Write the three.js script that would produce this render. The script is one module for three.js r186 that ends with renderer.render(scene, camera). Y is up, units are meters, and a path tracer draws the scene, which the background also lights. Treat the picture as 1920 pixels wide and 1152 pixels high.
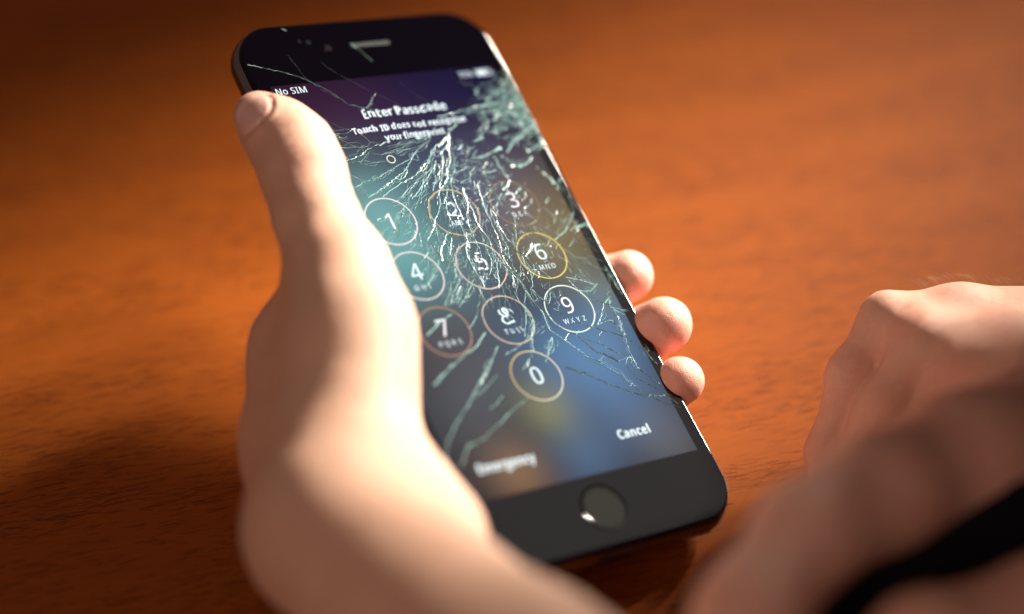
import * as THREE from 'three';
import { mergeGeometries, toCreasedNormals } from 'three/addons/utils/BufferGeometryUtils.js';
import { RoundedBoxGeometry } from 'three/addons/geometries/RoundedBoxGeometry.js';
import { RectAreaLightUniformsLib } from 'three/addons/lights/RectAreaLightUniformsLib.js';
import { createNoise3D, createNoise2D } from 'simplex-noise';

// ---------------------------------------------------------------- camera
const scene = new THREE.Scene();
const F = 4041.6;                                   // focal length in photo pixels (1920 x 1152)
const EYE = new THREE.Vector3(0, 0.3549, 0.3549);   // metres above the table top, looking 45 degrees down
const camera = new THREE.PerspectiveCamera(2 * Math.atan(576 / F) * 180 / Math.PI, 1920 / 1152, 0.02, 20);
camera.position.copy(EYE);
camera.lookAt(0, 0, 0);
camera.updateMatrixWorld(true);
camera.focus = 0.4605;
camera.userData.fStop = camera.getFocalLength() / 25;   // an opening 25 mm across
scene.add(camera);

// ---------------------------------------------------------------- light
scene.background = new THREE.Color().setRGB(0.085, 0.052, 0.045);   // dim room
RectAreaLightUniformsLib.init();
const aim = new THREE.Vector3(-0.006, 0.027, 0.013);
// unseen key lamp, five heads added for soft shadows, all turned to the phone
const keyPos = new THREE.Vector3(0.835, 0.556, -0.70);
const headSpots = [[0.835, 0.556, -0.70], [0.93, 0.55, -0.55], [0.96, 0.45, -0.72], [0.85, 0.47, -0.87], [0.75, 0.53, -0.90]].map((v) => new THREE.Vector3(...v));
for (const at of headSpots) {
  const keyLight = new THREE.SpotLight(new THREE.Color(1, 0.89, 0.74), 9.4, 0, 0.088, 1, 2);
  keyLight.name = 'key_lamp_beam';
  keyLight.position.copy(at);
  keyLight.target.position.copy(aim);
  keyLight.castShadow = true;
  keyLight.shadow.radius = 3.4;
  keyLight.shadow.mapSize.set(2048, 2048);
  scene.add(keyLight, keyLight.target);
}
const panelPos = new THREE.Vector3(0.671, 0.699, -0.503), panelUp = new THREE.Vector3(-0.15, 0.026, -0.225).normalize();
const panelLight = new THREE.RectAreaLight(new THREE.Color(1.0, 0.93, 0.86), 0.46, 0.25, 0.33);  // added panel, dimly mirrored in the lower part of the glass
panelLight.name = 'added_panel_glow';
panelLight.position.copy(panelPos);
panelLight.up.copy(panelUp);
panelLight.lookAt(0, 0.03, 0);
scene.add(panelLight);

const fillPos = new THREE.Vector3(-0.42, 0.72, 0.80);
const fillLight = new THREE.RectAreaLight(new THREE.Color(1.0, 0.73, 0.56), 3.2, 0.5, 0.5);  // added fill, brightens the shaded sides of the hands
fillLight.name = 'added_fill_glow';
fillLight.position.copy(fillPos);
fillLight.lookAt(0, 0.03, 0);
scene.add(fillLight);

const renderer = new THREE.WebGLRenderer({ antialias: true });
renderer.toneMapping = THREE.LinearToneMapping;
renderer.toneMappingExposure = 1;
renderer.shadowMap.enabled = true;

// ---------------------------------------------------------------- helpers
let seedState = 20240611;
const rnd = () => { seedState = (seedState + 0x6d2b79f5) | 0; let t = Math.imul(seedState ^ (seedState >>> 15), 1 | seedState); t = (t + Math.imul(t ^ (t >>> 7), 61 | t)) ^ t; return ((t ^ (t >>> 14)) >>> 0) / 4294967296; };
const rr = (a, b) => a + (b - a) * rnd();
const n3 = createNoise3D(rnd), n2 = createNoise2D(rnd);
const clamp = (x, a = 0, b = 1) => Math.min(b, Math.max(a, x));
const smooth = (a, b, x) => { const t = clamp((x - a) / (b - a)); return t * t * (3 - 2 * t); };
const C = (r, g, b) => new THREE.Color().setRGB(r, g, b);
const CAM = camera.matrixWorld.clone();
const camToWorld = (v) => v.clone().multiplyScalar(0.001).applyMatrix4(CAM);          // camera axes in mm -> world in m
const px = (x, y, d) => new THREE.Vector3((x - 960) / F * d, (576 - y) / F * d, -d);   // photo pixel and distance (mm) -> camera axes
function add(mesh, parent) { mesh.castShadow = true; mesh.receiveShadow = true; parent.add(mesh); return mesh; }
function part(name, geometry, material, parent) { const m = new THREE.Mesh(geometry, material); m.name = name; return add(m, parent); }
function tag(o, label, category, group) { o.userData.label = label; o.userData.category = category; if (group) o.userData.group = group; return o; }

// ---------------------------------------------------------------- table top: dark red brown open-pored wood
function woodTextures() {
  const W = 2048, col = new Uint8Array(W * W * 4), bmp = new Uint8Array(W * W * 4);
  const h = new Float32Array(W * W), pore = new Float32Array(W * W);
  const SZ = 0.5, mm = SZ * 1000 / W;   // mm per texel
  for (let j = 0; j < W; j++) for (let i = 0; i < W; i++) {
    const x = i * mm, y = j * mm;
    const wy = y + 2.2 * n2(x * 0.012, y * 0.02) + 0.5 * n2(x * 0.05 + 9, y * 0.09);
    let v = 0.5 + 0.10 * n2(x * 0.004 + 3, wy * 0.07) + 0.08 * n2(x * 0.012, wy * 0.28 + 40) + 0.16 * n2(x * 0.03, wy * 1.3 + 80) + 0.06 * n2(x * 0.2, wy * 2.2);
    h[j * W + i] = v;
  }
  // pores: short dark dashes along the grain, in bands
  for (let k = 0; k < 130000; k++) {
    const x0 = rnd() * W, y0 = rnd() * W;
    if (n2(x0 * 0.002, y0 * 0.012) < rr(-0.9, 0.55)) continue;
    const len = rr(6, 22) * (rnd() < 0.15 ? 1.8 : 1), w = rr(0.3, 0.7), a = rr(0.3, 0.95), sl = rr(-0.07, 0.07), ph = rr(0, 6);
    for (let s = 0; s < len; s++) {
      const t = s / len, ww = w * Math.sin(Math.PI * (0.08 + 0.84 * t)), yc = y0 + sl * s + 0.7 * Math.sin(ph + s * 0.2);
      for (let q = -2; q <= 2; q++) {
        const e = clamp(ww + 0.5 - Math.abs(q));
        if (e <= 0) continue;
        const id = ((Math.round(yc) + q + W) % W) * W + ((Math.round(x0) + s) % W);
        pore[id] = Math.max(pore[id], e * a);
      }
    }
  }
  for (let id = 0; id < W * W; id++) {
    const v = clamp(h[id]), p = pore[id];
    const r = (0.215 + 0.08 * v) * (1 - 0.55 * p), g = (0.046 + 0.030 * v) * (1 - 0.62 * p), b = (0.0045 + 0.003 * v) * (1 - 0.5 * p);
    const enc = (c) => Math.round(255 * clamp(c <= 0.0031308 ? c * 12.92 : 1.055 * Math.pow(c, 1 / 2.4) - 0.055));
    col.set([enc(r), enc(g), enc(b), 255], id * 4);
    const bb = Math.round(255 * clamp(0.75 + 0.12 * (v - 0.5) - 0.7 * p));
    bmp.set([bb, bb, bb, 255], id * 4);
  }
  const mk = (d, srgb) => { const t = new THREE.DataTexture(d, W, W); t.magFilter = THREE.LinearFilter; t.wrapS = t.wrapT = THREE.RepeatWrapping; if (srgb) t.colorSpace = THREE.SRGBColorSpace; t.needsUpdate = true; return t; };
  return [mk(col, true), mk(bmp, false)];
}
const [woodMap, woodBump] = woodTextures();
const woodMat = new THREE.MeshPhysicalMaterial({ map: woodMap, bumpMap: woodBump, bumpScale: 0.00010, roughness: 0.46, ior: 1.45, specularIntensity: 0.45 });
{
  const g = new RoundedBoxGeometry(1.5, 0.03, 1.1, 3, 0.004);
  const p = g.attributes.position, uv = g.attributes.uv, ang = 0.24, ca = Math.cos(ang), sa = Math.sin(ang);
  for (let i = 0; i < p.count; i++) { const x = p.getX(i), z = p.getZ(i); uv.setXY(i, (x * ca - z * sa) / 0.5 + 0.31, (x * sa + z * ca) / 0.5 + p.getY(i) / 0.5 + 0.53); }
  const t = part('table_top', g, woodMat, scene);
  t.position.set(0.05, -0.015, -0.12);
  t.userData.kind = 'structure';
  t.userData.label = 'reddish brown polished wooden table top with dark open grain';
}

// ---------------------------------------------------------------- the phone's place: axes found from its keypad circles and edges
const PX = new THREE.Vector3(0.80923, 0.14463, -0.56941), PY = new THREE.Vector3(-0.41818, 0.82257, -0.38537), PZ = new THREE.Vector3(0.41264, 0.54997, 0.72613), PT = new THREE.Vector3(-6.404, 8.474, -457.05);
const loc = (x, y, z) => PT.clone().addScaledVector(PX, x).addScaledVector(PY, y).addScaledVector(PZ, z);   // phone mm -> camera axes mm
const onGlass = (x, y) => {                       // photo pixel -> point of the front glass, phone mm
  const d = new THREE.Vector3((x - 960) / F, (576 - y) / F, -1), s = PZ.dot(PT) / PZ.dot(d), q = d.multiplyScalar(s).sub(PT);
  return [q.dot(PX), q.dot(PY)];
};
const MM = 0.001, PTMM = 0.156;
const phone = new THREE.Group();
phone.name = 'smartphone';
{
  const m = new THREE.Matrix4().makeBasis(PX, PY, PZ).premultiply(new THREE.Matrix4().extractRotation(CAM));
  phone.quaternion.setFromRotationMatrix(m);
  phone.position.copy(camToWorld(PT));
}
scene.add(phone);
tag(phone, 'black smartphone with shattered glass showing a lit passcode keypad, held above table', 'phone');

function roundRect(w, h, r, seg = 1) {
  const s = new THREE.Shape(), x = w / 2, y = h / 2, k = r * 0.5523 * 0.93;
  s.moveTo(-x + r, -y); s.lineTo(x - r, -y); s.bezierCurveTo(x - r + k, -y, x, -y + r - k, x, -y + r);
  s.lineTo(x, y - r); s.bezierCurveTo(x, y - r + k, x - r + k, y, x - r, y);
  s.lineTo(-x + r, y); s.bezierCurveTo(-x + r - k, y, -x, y - r + k, -x, y - r);
  s.lineTo(-x, -y + r); s.bezierCurveTo(-x, -y + r - k, -x + r - k, -y, -x + r, -y);
  return s;
}
function slab(w, h, r, z0, z1, bevel, segs, curve = 20) {   // rounded slab from z0 to z1, mm; bevel inside the outline
  const g = new THREE.ExtrudeGeometry(roundRect(w - 2 * bevel, h - 2 * bevel, r - bevel), { depth: z1 - z0 - 2 * bevel, bevelEnabled: true, bevelThickness: bevel, bevelSize: bevel, bevelSegments: segs, curveSegments: curve });
  g.translate(0, 0, z0 + bevel);
  return g;
}
const scaled = (g) => g.scale(MM, MM, MM);
const metal = new THREE.MeshPhysicalMaterial({ color: C(0.40, 0.38, 0.38), metalness: 1, roughness: 0.2 });
const glassBlack = new THREE.MeshPhysicalMaterial({ color: C(0.0003, 0.0002, 0.0016), roughness: 0.035, ior: 1.52 });
const darkMat = new THREE.MeshPhysicalMaterial({ color: C(0.002, 0.002, 0.004), roughness: 0.07 });

part('frame', scaled(slab(67.0, 138.1, 10.2, -7.1, -0.25, 3.2, 10)), metal, phone);
const frontGlass = part('front_glass', scaled(slab(65.5, 136.6, 9.5, -1.8, 0, 0.75, 8)), glassBlack, phone);

// ---- display: the lit passcode screen
function drawScreen() {
  const k = 2.7, W = Math.round(375 * k), H = Math.round(667 * k), cv = document.createElement('canvas');
  cv.width = W; cv.height = H;
  const c = cv.getContext('2d');
  // wallpaper: heavily blurred picture behind the keypad, sums of wide soft spots (screen points, linear light)
  const spots = [   // x, y, radius, r, g, b
    [40, 80, 140, 0.017, 0.0032, 0.011], [150, 85, 120, 0.010, 0.0026, 0.012], [300, 40, 150, 0.0016, 0.0012, 0.015], [60, 215, 100, 0.066, 0.165, 0.155], [100, 300, 90, 0.050, 0.125, 0.120],
    [20, 330, 80, 0.03, 0.10, 0.11], [190, 200, 120, 0.014, 0.030, 0.046], [300, 180, 110, 0.018, 0.014, 0.026], [350, 280, 110, 0.085, 0.060, 0.018], [300, 330, 70, 0.050, 0.044, 0.022],
    [260, 250, 70, 0.020, 0.015, 0.030], [60, 420, 75, 0.020, 0.012, 0.012], [330, 470, 90, 0.034, 0.076, 0.135], [240, 480, 90, 0.026, 0.066, 0.122], [290, 560, 100, 0.028, 0.062, 0.120],
    [180, 560, 55, 0.085, 0.075, 0.010], [360, 400, 60, 0.045, 0.06, 0.05], [130, 480, 100, 0.022, 0.026, 0.028], [60, 540, 100, 0.024, 0.028, 0.030], [90, 640, 60, 0.110, 0.055, 0.020],
    [200, 640, 70, 0.024, 0.050, 0.090], [340, 640, 80, 0.040, 0.038, 0.036], [150, 380, 70, 0.020, 0.030, 0.040], [210, 320, 70, 0.020, 0.03, 0.042],
  ];
  const w = 94, h = 167, small = document.createElement('canvas');
  small.width = w; small.height = h;
  const sc = small.getContext('2d'), id = sc.createImageData(w, h);
  for (let j = 0; j < h; j++) for (let i = 0; i < w; i++) {
    const x = (i + 0.5) / w * 375, y = (j + 0.5) / h * 667;
    let r = 0.004, g = 0.003, b = 0.008;
    for (const [sx, sy, R, a, e, f] of spots) { const q = Math.exp(-((x - sx) ** 2 + (y - sy) ** 2) / (R * R) * 1.6); r += 1.4 * a * q; g += 1.4 * e * q; b += 1.4 * f * q; }
    const enc = (v) => 255 * Math.min(1, v <= 0.0031308 ? v * 12.92 : 1.055 * Math.pow(v, 1 / 2.4) - 0.055);
    id.data.set([enc(r), enc(g), enc(b), 255], (j * w + i) * 4);
  }
  sc.putImageData(id, 0, 0);
  c.imageSmoothingEnabled = true; c.imageSmoothingQuality = 'high';
  c.drawImage(small, 0, 0, W, H);
  c.scale(k, k);
  c.textBaseline = 'alphabetic';
  const text = (s, x0, x1, y, size, style = '', color = '#f2ffff') => {   // stretched to the width it has on the screen
    c.save(); c.font = style + ' ' + size + 'px sans-serif'; c.fillStyle = color; c.textAlign = 'left';
    const m = c.measureText(s).width; c.translate(x0, y); c.scale((x1 - x0) / m, 1); c.fillText(s, 0, 0); c.restore();
  };
  const broken = (draw, x, y, ww, hh, n, amt) => {   // seen through splintered glass: strips of it are shifted and doubled
    for (let i = 0; i < n; i++) {
      const a = i / n, b2 = (i + 1) / n, dx = rr(-amt, amt), dy = rr(-amt, amt) * 0.6;
      c.save(); c.beginPath();
      c.moveTo(x + ww * a - hh * 0.2, y); c.lineTo(x + ww * b2 - hh * 0.2, y); c.lineTo(x + ww * b2 + hh * 0.2, y + hh); c.lineTo(x + ww * a + hh * 0.2, y + hh); c.closePath(); c.clip();
      c.translate(dx, dy); draw(); if (rnd() < 0.45) { c.globalAlpha = 0.55; c.translate(rr(1, 2.6), rr(-1.5, 1.5)); draw(); }
      c.restore();
    }
  };
  text('No SIM', 4.5, 55, 15.5, 15);
  // battery
  text('76%', 308, 334, 16.5, 13.5);
  c.strokeStyle = '#e8ffff'; c.lineWidth = 1.3; c.strokeRect(340, 6.5, 24, 10.5); c.fillStyle = '#f6ffff'; c.fillRect(341.8, 8.2, 17, 7.1); c.fillRect(365.2, 9.7, 2.2, 4.2);
  broken(() => text('Enter Passcode', 119, 261, 69, 20, 'bold'), 115, 48, 152, 30, 13, 1.9);
  broken(() => text('Touch ID does not recognize', 93, 283, 94, 14.5, 'bold'), 88, 80, 200, 20, 18, 1.4);
  broken(() => text('your fingerprint', 138, 238, 111, 14.5, 'bold'), 134, 97, 110, 20, 11, 1.5);
  for (let i = 0; i < 4; i++) {
    const draw = () => { c.strokeStyle = i ? 'rgba(190,200,225,0.55)' : '#f4f4d8'; c.lineWidth = 1.5; c.beginPath(); c.arc(131 + 38 * i, 142, 6.2, 0, 7); c.stroke(); };
    if (!i) draw(); else broken(draw, 120 + 38 * i, 132, 22, 20, 5, 2.4);
  }
  const ring = ['#f6dfe0', '#c9ab83', '#8d6f48', '#ead9d6', '#dcbfae', '#d8b654', '#b08468', '#d3b9a0', '#e2efe0', '#cdb069'];
  const sub = ['', 'ABC', 'DEF', 'GHI', 'JKL', 'MNO', 'PQRS', 'TUV', 'WXYZ', ''];
  const dgt = ['1', '2', '3', '4', '5', '6', '7', '8', '9', '0'];
  for (let i = 0; i < 10; i++) {
    const x = 187.5 + (i === 9 ? 0 : (i % 3 - 1) * 103.3), y = 241.1 + Math.floor(i / 3) * 89.8;
    const grad = c.createLinearGradient(x - 38, y - 20, x + 38, y + 20);
    grad.addColorStop(0, ring[i]); grad.addColorStop(1, i === 9 ? '#e6dcc8' : i === 5 ? '#e9cf62' : ring[i]);
    const drawRing = () => { c.strokeStyle = grad; c.lineWidth = 2.0; c.beginPath(); c.arc(x, y, 38.2, 0, 7); c.stroke(); };
    const drawText = () => {
      c.font = '36px sans-serif'; c.textAlign = 'center'; c.fillStyle = i % 2 ? '#ecffff' : '#fff6fb'; c.fillText(dgt[i], x, y + (sub[i] ? 7 : 13));
      if (sub[i]) { c.font = '10.5px sans-serif'; c.fillStyle = '#eefafa'; const L = sub[i].split(''); L.forEach((ch, q) => c.fillText(ch, x + (q - (L.length - 1) / 2) * 10.2, y + 22)); }
    };
    if (i === 1 || i === 4 || i === 7) { broken(drawRing, x - 42, y - 42, 84, 84, 9, 0.8); broken(drawText, x - 30, y - 28, 60, 56, 8, 3.8); } else { drawRing(); if (i === 2 || i === 3) broken(drawText, x - 30, y - 28, 60, 56, 4, 0.8); else drawText(); }
  }
  text('Emergency', 33, 124, 630, 19, 'bold'); text('Cancel', 263, 319, 627, 18.5, 'bold');
  const t = new THREE.CanvasTexture(cv);
  t.colorSpace = THREE.SRGBColorSpace; t.magFilter = THREE.LinearFilter; t.anisotropy = 8;
  return t;
}
const displayMat = new THREE.MeshPhysicalMaterial({ color: C(0.0003, 0.0003, 0.001), roughness: 0.035, ior: 1.52, emissive: C(1, 1, 1), emissiveMap: drawScreen(), emissiveIntensity: 1.3 });
{
  const g = new THREE.PlaneGeometry(58.5, 104.05); g.translate(0, 0, 0.05);
  part('display_screen', scaled(g), displayMat, frontGlass);
}
// ---- home button: a shallow dished sapphire disc in a dark chamfered ring
{
  const ringPts = [[4.72, 0.02], [4.78, 0.1], [5.25, 0.12], [5.55, 0.07], [5.62, 0.03]].map(([r, z]) => new THREE.Vector2(r, z));
  const inner = [];
  for (let i = 0; i <= 10; i++) { const r = 4.74 * i / 10; inner.push(new THREE.Vector2(Math.max(r, 1e-4), 0.06 + 0.03 * (r / 4.74) ** 6)); }
  const up = (g) => { g.rotateX(Math.PI / 2); g.translate(0.1, -59.5, 0.02); return scaled(g); };
  const hb = part('home_button', up(new THREE.LatheGeometry(inner, 64)), new THREE.MeshPhysicalMaterial({ color: C(0.006, 0.0065, 0.0045), roughness: 0.03, ior: 1.6, side: THREE.DoubleSide }), phone);
  const lip = [[4.78, 0.02], [4.95, 0.05], [5.3, 0.15], [5.31, 0.0]].map(([r, z]) => new THREE.Vector2(r, z));
  part('ring', toCreasedNormals(up(new THREE.LatheGeometry(lip, 128)), 0.4), new THREE.MeshPhysicalMaterial({ color: C(0.0006, 0.0006, 0.001), roughness: 0.06, ior: 1.5, side: THREE.DoubleSide }), hb);
}
// ---- earpiece, camera, sensors
{
  const slot = new THREE.ExtrudeGeometry(roundRect(10.2, 1.25, 0.6), { depth: 0.05, bevelEnabled: false, curveSegments: 8 }); slot.translate(0.4, 61.0, 0.006);
  part('earpiece', scaled(slot), new THREE.MeshPhysicalMaterial({ color: C(0.008, 0.013, 0.015), roughness: 0.7, specularIntensity: 0.3 }), phone);
  const lens = new THREE.CylinderGeometry(1.15, 1.2, 0.06, 28); lens.rotateX(Math.PI / 2); lens.translate(-10.7, 60.9, 0.03);
  const fc = part('front_camera', scaled(lens), darkMat, phone);
  const pupil = new THREE.CylinderGeometry(0.7, 0.75, 0.05, 24); pupil.rotateX(Math.PI / 2); pupil.translate(-10.7, 60.9, 0.07);
  part('camera_lens', scaled(pupil), new THREE.MeshPhysicalMaterial({ color: C(0.012, 0.008, 0.010), roughness: 0.06 }), fc);
  for (const [x, y, r] of [[-16.9, 63.3, 0.42], [-14.8, 62.9, 0.6]]) {
    const g = new THREE.CylinderGeometry(r, r, 0.04, 18); g.rotateX(Math.PI / 2); g.translate(x, y, 0.02);
    part('proximity_sensor', scaled(g), new THREE.MeshPhysicalMaterial({ color: C(0.008, 0.010, 0.011), roughness: 0.08 }), phone);
  }
}
// ---- bottom end: charging port, speaker holes; side buttons
{
  const g = new THREE.ExtrudeGeometry(roundRect(9, 2.6, 1.25), { depth: 0.1, bevelEnabled: false, curveSegments: 10 }); g.rotateX(Math.PI / 2); g.translate(0, -69.02, -3.7);
  part('charging_port', scaled(g), darkMat, phone);
  for (let i = 0; i < 8; i++) { const s = new THREE.CylinderGeometry(0.6, 0.6, 0.1, 14); s.translate(10.5 + i * 2, -69.03, -3.7); part('speaker_hole', scaled(s), darkMat, phone); }
  for (const [y, h] of [[38, 10], [26, 10]]) { const b = new RoundedBoxGeometry(1.0, h, 2.2, 3, 0.4); b.translate(-33.6, y, -3.7); part('volume_button', scaled(b), metal, phone); }
  const b = new RoundedBoxGeometry(1.0, 10, 2.2, 3, 0.4); b.translate(33.6, 33, -3.7); part('power_button', scaled(b), metal, phone);
}

// ---------------------------------------------------------------- cracks in the front glass
const fracture = new THREE.MeshPhysicalMaterial({ color: C(0.18, 0.33, 0.34), roughness: 0.27, ior: 1.52 });   // broken glass edges, one material: glints and dark lines come from how the facets stand
const LEAN = [0.897, 0.44];   // phone axes: the way the lamp-side facets of a break face
function rough(pts, amp, step) {   // subdivide a polyline (mm) and jag it
  const out = [pts[0]];
  for (let i = 1; i < pts.length; i++) {
    const [ax, ay] = pts[i - 1], [bx, by] = pts[i], L = Math.hypot(bx - ax, by - ay), n = Math.max(1, Math.round(L / step));
    for (let q = 1; q <= n; q++) { const t = q / n, j = q < n ? amp : amp * 0.3, a = rr(-j, j); out.push([ax + (bx - ax) * t - (by - ay) / (L || 1) * a, ay + (by - ay) * t + (bx - ax) / (L || 1) * a]); }
  }
  return out;
}
function ridge(pts, w, gaps = 0.12, kind = 'mid') {   // a jagged line of broken glass: a low ridge of uneven width with one broad and one steep facet
  const pos = [], z0 = 0.045;
  let wp = w * rr(0.6, 1), run = 0, oB = 0, hB = 0;
  for (let i = 1; i < pts.length; i++) {
    const [ax, ay] = pts[i - 1], [bx, by] = pts[i], L = Math.hypot(bx - ax, by - ay) || 1e-6;
    const wn = w * (rnd() < gaps * 0.6 ? 0.2 : rr(0.55, 1.15)), nx = -(by - ay) / L, ny = (bx - ax) / L, side = nx * LEAN[0] + ny * LEAN[1] > 0 ? 1 : -1;
    if (--run < 0) { run = Math.floor(rr(2, 9)); oB = rr(0.2, 0.95) * (kind === 'bright' || rnd() < 0.5 ? -1 : 1); hB = kind === 'dark' ? rr(0.8, 1.3) : kind === 'bright' ? rr(0.16, 0.55) : kind === 'faint' ? rr(0.5, 1.2) : rr(0.25, 0.9); }   // facets keep their lean for a stretch
    const o1 = kind === 'dark' ? side * 0.95 : side * oB, hm = hB * rr(0.9, 1.1);
    const h1 = z0 + hm * (wp + wn) * 0.5;
    const A = [ax + nx * wp / 2, ay + ny * wp / 2, z0], B = [ax - nx * wp / 2, ay - ny * wp / 2, z0], D = [bx + nx * wn / 2, by + ny * wn / 2, z0], E2 = [bx - nx * wn / 2, by - ny * wn / 2, z0];
    const T1 = [ax + nx * wp * o1 / 2, ay + ny * wp * o1 / 2, h1], T2 = [bx + nx * wn * o1 / 2, by + ny * wn * o1 / 2, h1];
    for (const t of [[A, T1, T2], [A, T2, D], [T1, B, E2], [T1, E2, T2]]) for (const v of t) pos.push(...v);
    wp = wn;
  }
  const g = new THREE.BufferGeometry();
  g.setAttribute('position', new THREE.Float32BufferAttribute(pos, 3));
  g.computeVertexNormals();
  return scaled(g);
}
function flake(x, y, s, tilt = 0.5) {   // a loose tilted chip of glass
  const a0 = rr(0, 7), n = 3 + Math.floor(rnd() * 2), pos = [], rim = [], tx = rr(-tilt, tilt), ty = rr(-tilt, tilt);
  for (let i = 0; i < n; i++) { const a = a0 + i / n * 6.283 + rr(-0.4, 0.4), r = s * rr(0.4, 1), dx = r * Math.cos(a), dy = r * Math.sin(a) * 0.7; rim.push([x + dx, y + dy, 0.06 + s * 0.5 * tilt + dx * tx + dy * ty]); }
  for (let i = 1; i < n - 1; i++) pos.push(...rim[0], ...rim[i], ...rim[i + 1]);
  for (let i = 0; i < n; i++) { const a = rim[i], b = rim[(i + 1) % n]; pos.push(...a, ...[b[0], b[1], 0.045], ...b, ...a, ...[a[0], a[1], 0.045], ...[b[0], b[1], 0.045]); }
  const g = new THREE.BufferGeometry();
  g.setAttribute('position', new THREE.Float32BufferAttribute(pos, 3));
  g.computeVertexNormals();
  return scaled(g);
}
const inGlass = ([x, y]) => Math.abs(x) < 32.3 && Math.abs(y) < 67.6;
const traced = [], webOf = ([x, y]) => y < 46 && !(x < -14 && y < 8) && y > -46;
const fine = [];
function crack(photoPts, w, kind, { jag = 0.16, step = 0.55, gaps = 0.12, own = true } = {}) {
  const pts = rough(photoPts.map(([x, y]) => onGlass(x, y)), jag, step).filter(inGlass);
  if (pts.length < 2) return;
  const g = ridge(pts, 0.82 * (w > 0.24 ? 0.24 + (w - 0.24) * 0.42 : w * (kind === 'faint' ? 0.7 : 1)), gaps, kind);
  if (kind !== 'faint') traced.push({ pts: pts.filter(webOf), kind });
  if (own) part('crack', g, fracture, frontGlass); else fine.push(g);
}
const z2 = (a) => a.map(([x, y]) => [600 + x / 3.84, 160 + y / 3.84]);      // points read off enlarged crops of the photograph
const z3 = (a) => a.map(([x, y]) => [600 + x / 3, 340 + y / 3]);
const z1 = (a) => a.map(([x, y]) => [400 + x / 3, y / 3]);
const z4 = (a) => a.map(([x, y]) => [760 + x / 2.505, 640 + y / 2.505]);
const zb = (x0, y0) => (a) => a.map(([x, y]) => [x0 + x / 8, y0 + y / 8]);
const za = zb(820, 140), zl = zb(620, 230), zr = zb(820, 270), zc = zb(800, 400), z9 = zb(960, 540), ze = zb(1060, 660);

// upper left: long thin lines across the bezel and status bar
crack(z1([[190, 368], [290, 385], [420, 415], [520, 448], [610, 492], [690, 540], [760, 590], [850, 612], [960, 640]]), 0.16, 'mid', { gaps: 0.4 });
crack(z1([[190, 366], [230, 372], [270, 385]]), 0.4, 'bright');
crack(z1([[415, 310], [460, 365], [515, 435], [600, 500], [740, 570]]), 0.10, 'faint', { gaps: 0.4 });
crack(z1([[300, 150], [360, 145], [410, 175]]), 0.5, 'mid');
crack(z1([[600, 350], [720, 430], [880, 510], [1060, 600]]), 0.09, 'faint', { gaps: 0.5 });
crack(z1([[400, 510], [470, 570], [560, 640], [680, 700], [790, 745]]), 0.09, 'faint', { gaps: 0.4 });
crack(z1([[905, 530], [880, 590], [860, 610]]), 0.14, 'mid');
crack(z1([[1040, 460], [1130, 530], [1230, 585]]), 0.09, 'faint', { gaps: 0.4 });
crack(z1([[770, 245], [830, 290], [890, 345]]), 0.5, 'mid', { jag: 0.1 });
// left: lines running out under the thumb
crack(zl([[20, 180], [230, 170], [330, 110]]), 0.18, 'mid', { gaps: 0.3 });
crack(zl([[20, 375], [240, 380], [460, 375], [560, 365]]), 0.14, 'bright', { gaps: 0.35 });
crack(zl([[150, 640], [270, 555], [330, 545], [470, 480], [560, 405], [690, 330], [760, 330], [830, 285]]), 0.24, 'bright', { gaps: 0.15 });
crack(zl([[690, 330], [740, 350], [800, 300]]), 0.22, 'bright');
crack(zl([[30, 190], [150, 260], [360, 370]]), 0.17, 'dark'); crack(zl([[40, 395], [160, 470], [290, 560]]), 0.18, 'dark');
crack(zl([[440, 170], [540, 250], [640, 325]]), 0.2, 'dark'); crack(zl([[460, 385], [500, 450]]), 0.26, 'dark');
crack(zl([[290, 565], [400, 605], [520, 620], [680, 605], [840, 580]]), 0.09, 'mid', { jag: 0.03 });
crack(zl([[530, 435], [640, 475], [760, 480], [900, 455], [1150, 400], [1290, 370]]), 0.10, 'mid', { jag: 0.03 });
crack(zl([[170, 710], [330, 800], [490, 880]]), 0.12, 'bright', { jag: 0.03 }); crack(zl([[390, 1000], [500, 1065], [600, 1110]]), 0.11, 'bright', { jag: 0.04 });
crack(zl([[290, 1015], [380, 970], [500, 890], [700, 830], [900, 720], [1080, 610], [1250, 520]]), 0.16, 'mid', { gaps: 0.2 });
crack(zl([[380, 965], [470, 920]]), 0.3, 'bright');
crack(zl([[560, 1130], [700, 1050], [860, 930], [970, 840], [1100, 740], [1130, 700], [1190, 590], [1240, 490], [1300, 420]]), 0.27, 'bright');
crack(zl([[970, 840], [1030, 860], [1110, 820], [1150, 740], [1140, 700]]), 0.26, 'bright', { jag: 0.08 });
crack(zl([[780, 1120], [920, 1010], [1080, 900], [1230, 820], [1330, 740], [1400, 640], [1470, 560], [1500, 470], [1560, 360], [1740, 240]]), 0.3, 'bright');
crack(zl([[1050, 1130], [1180, 980], [1330, 840], [1480, 720], [1560, 620]]), 0.14, 'mid', { jag: 0.06 });
crack(zl([[1220, 1150], [1330, 1010], [1400, 900], [1480, 770], [1540, 680]]), 0.26, 'bright');
for (const o of [0, 34, 80, 150, 190]) crack(zl([[830 + o, 370 + o * 0.7], [1060 + o * 0.4, 310 + o * 0.7], [1300 + o * 0.2, 250 + o * 0.72], [1500, 180 + o * 0.5]]), 0.16, o % 3 ? 'faint' : 'mid', { jag: 0.03 });
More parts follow.
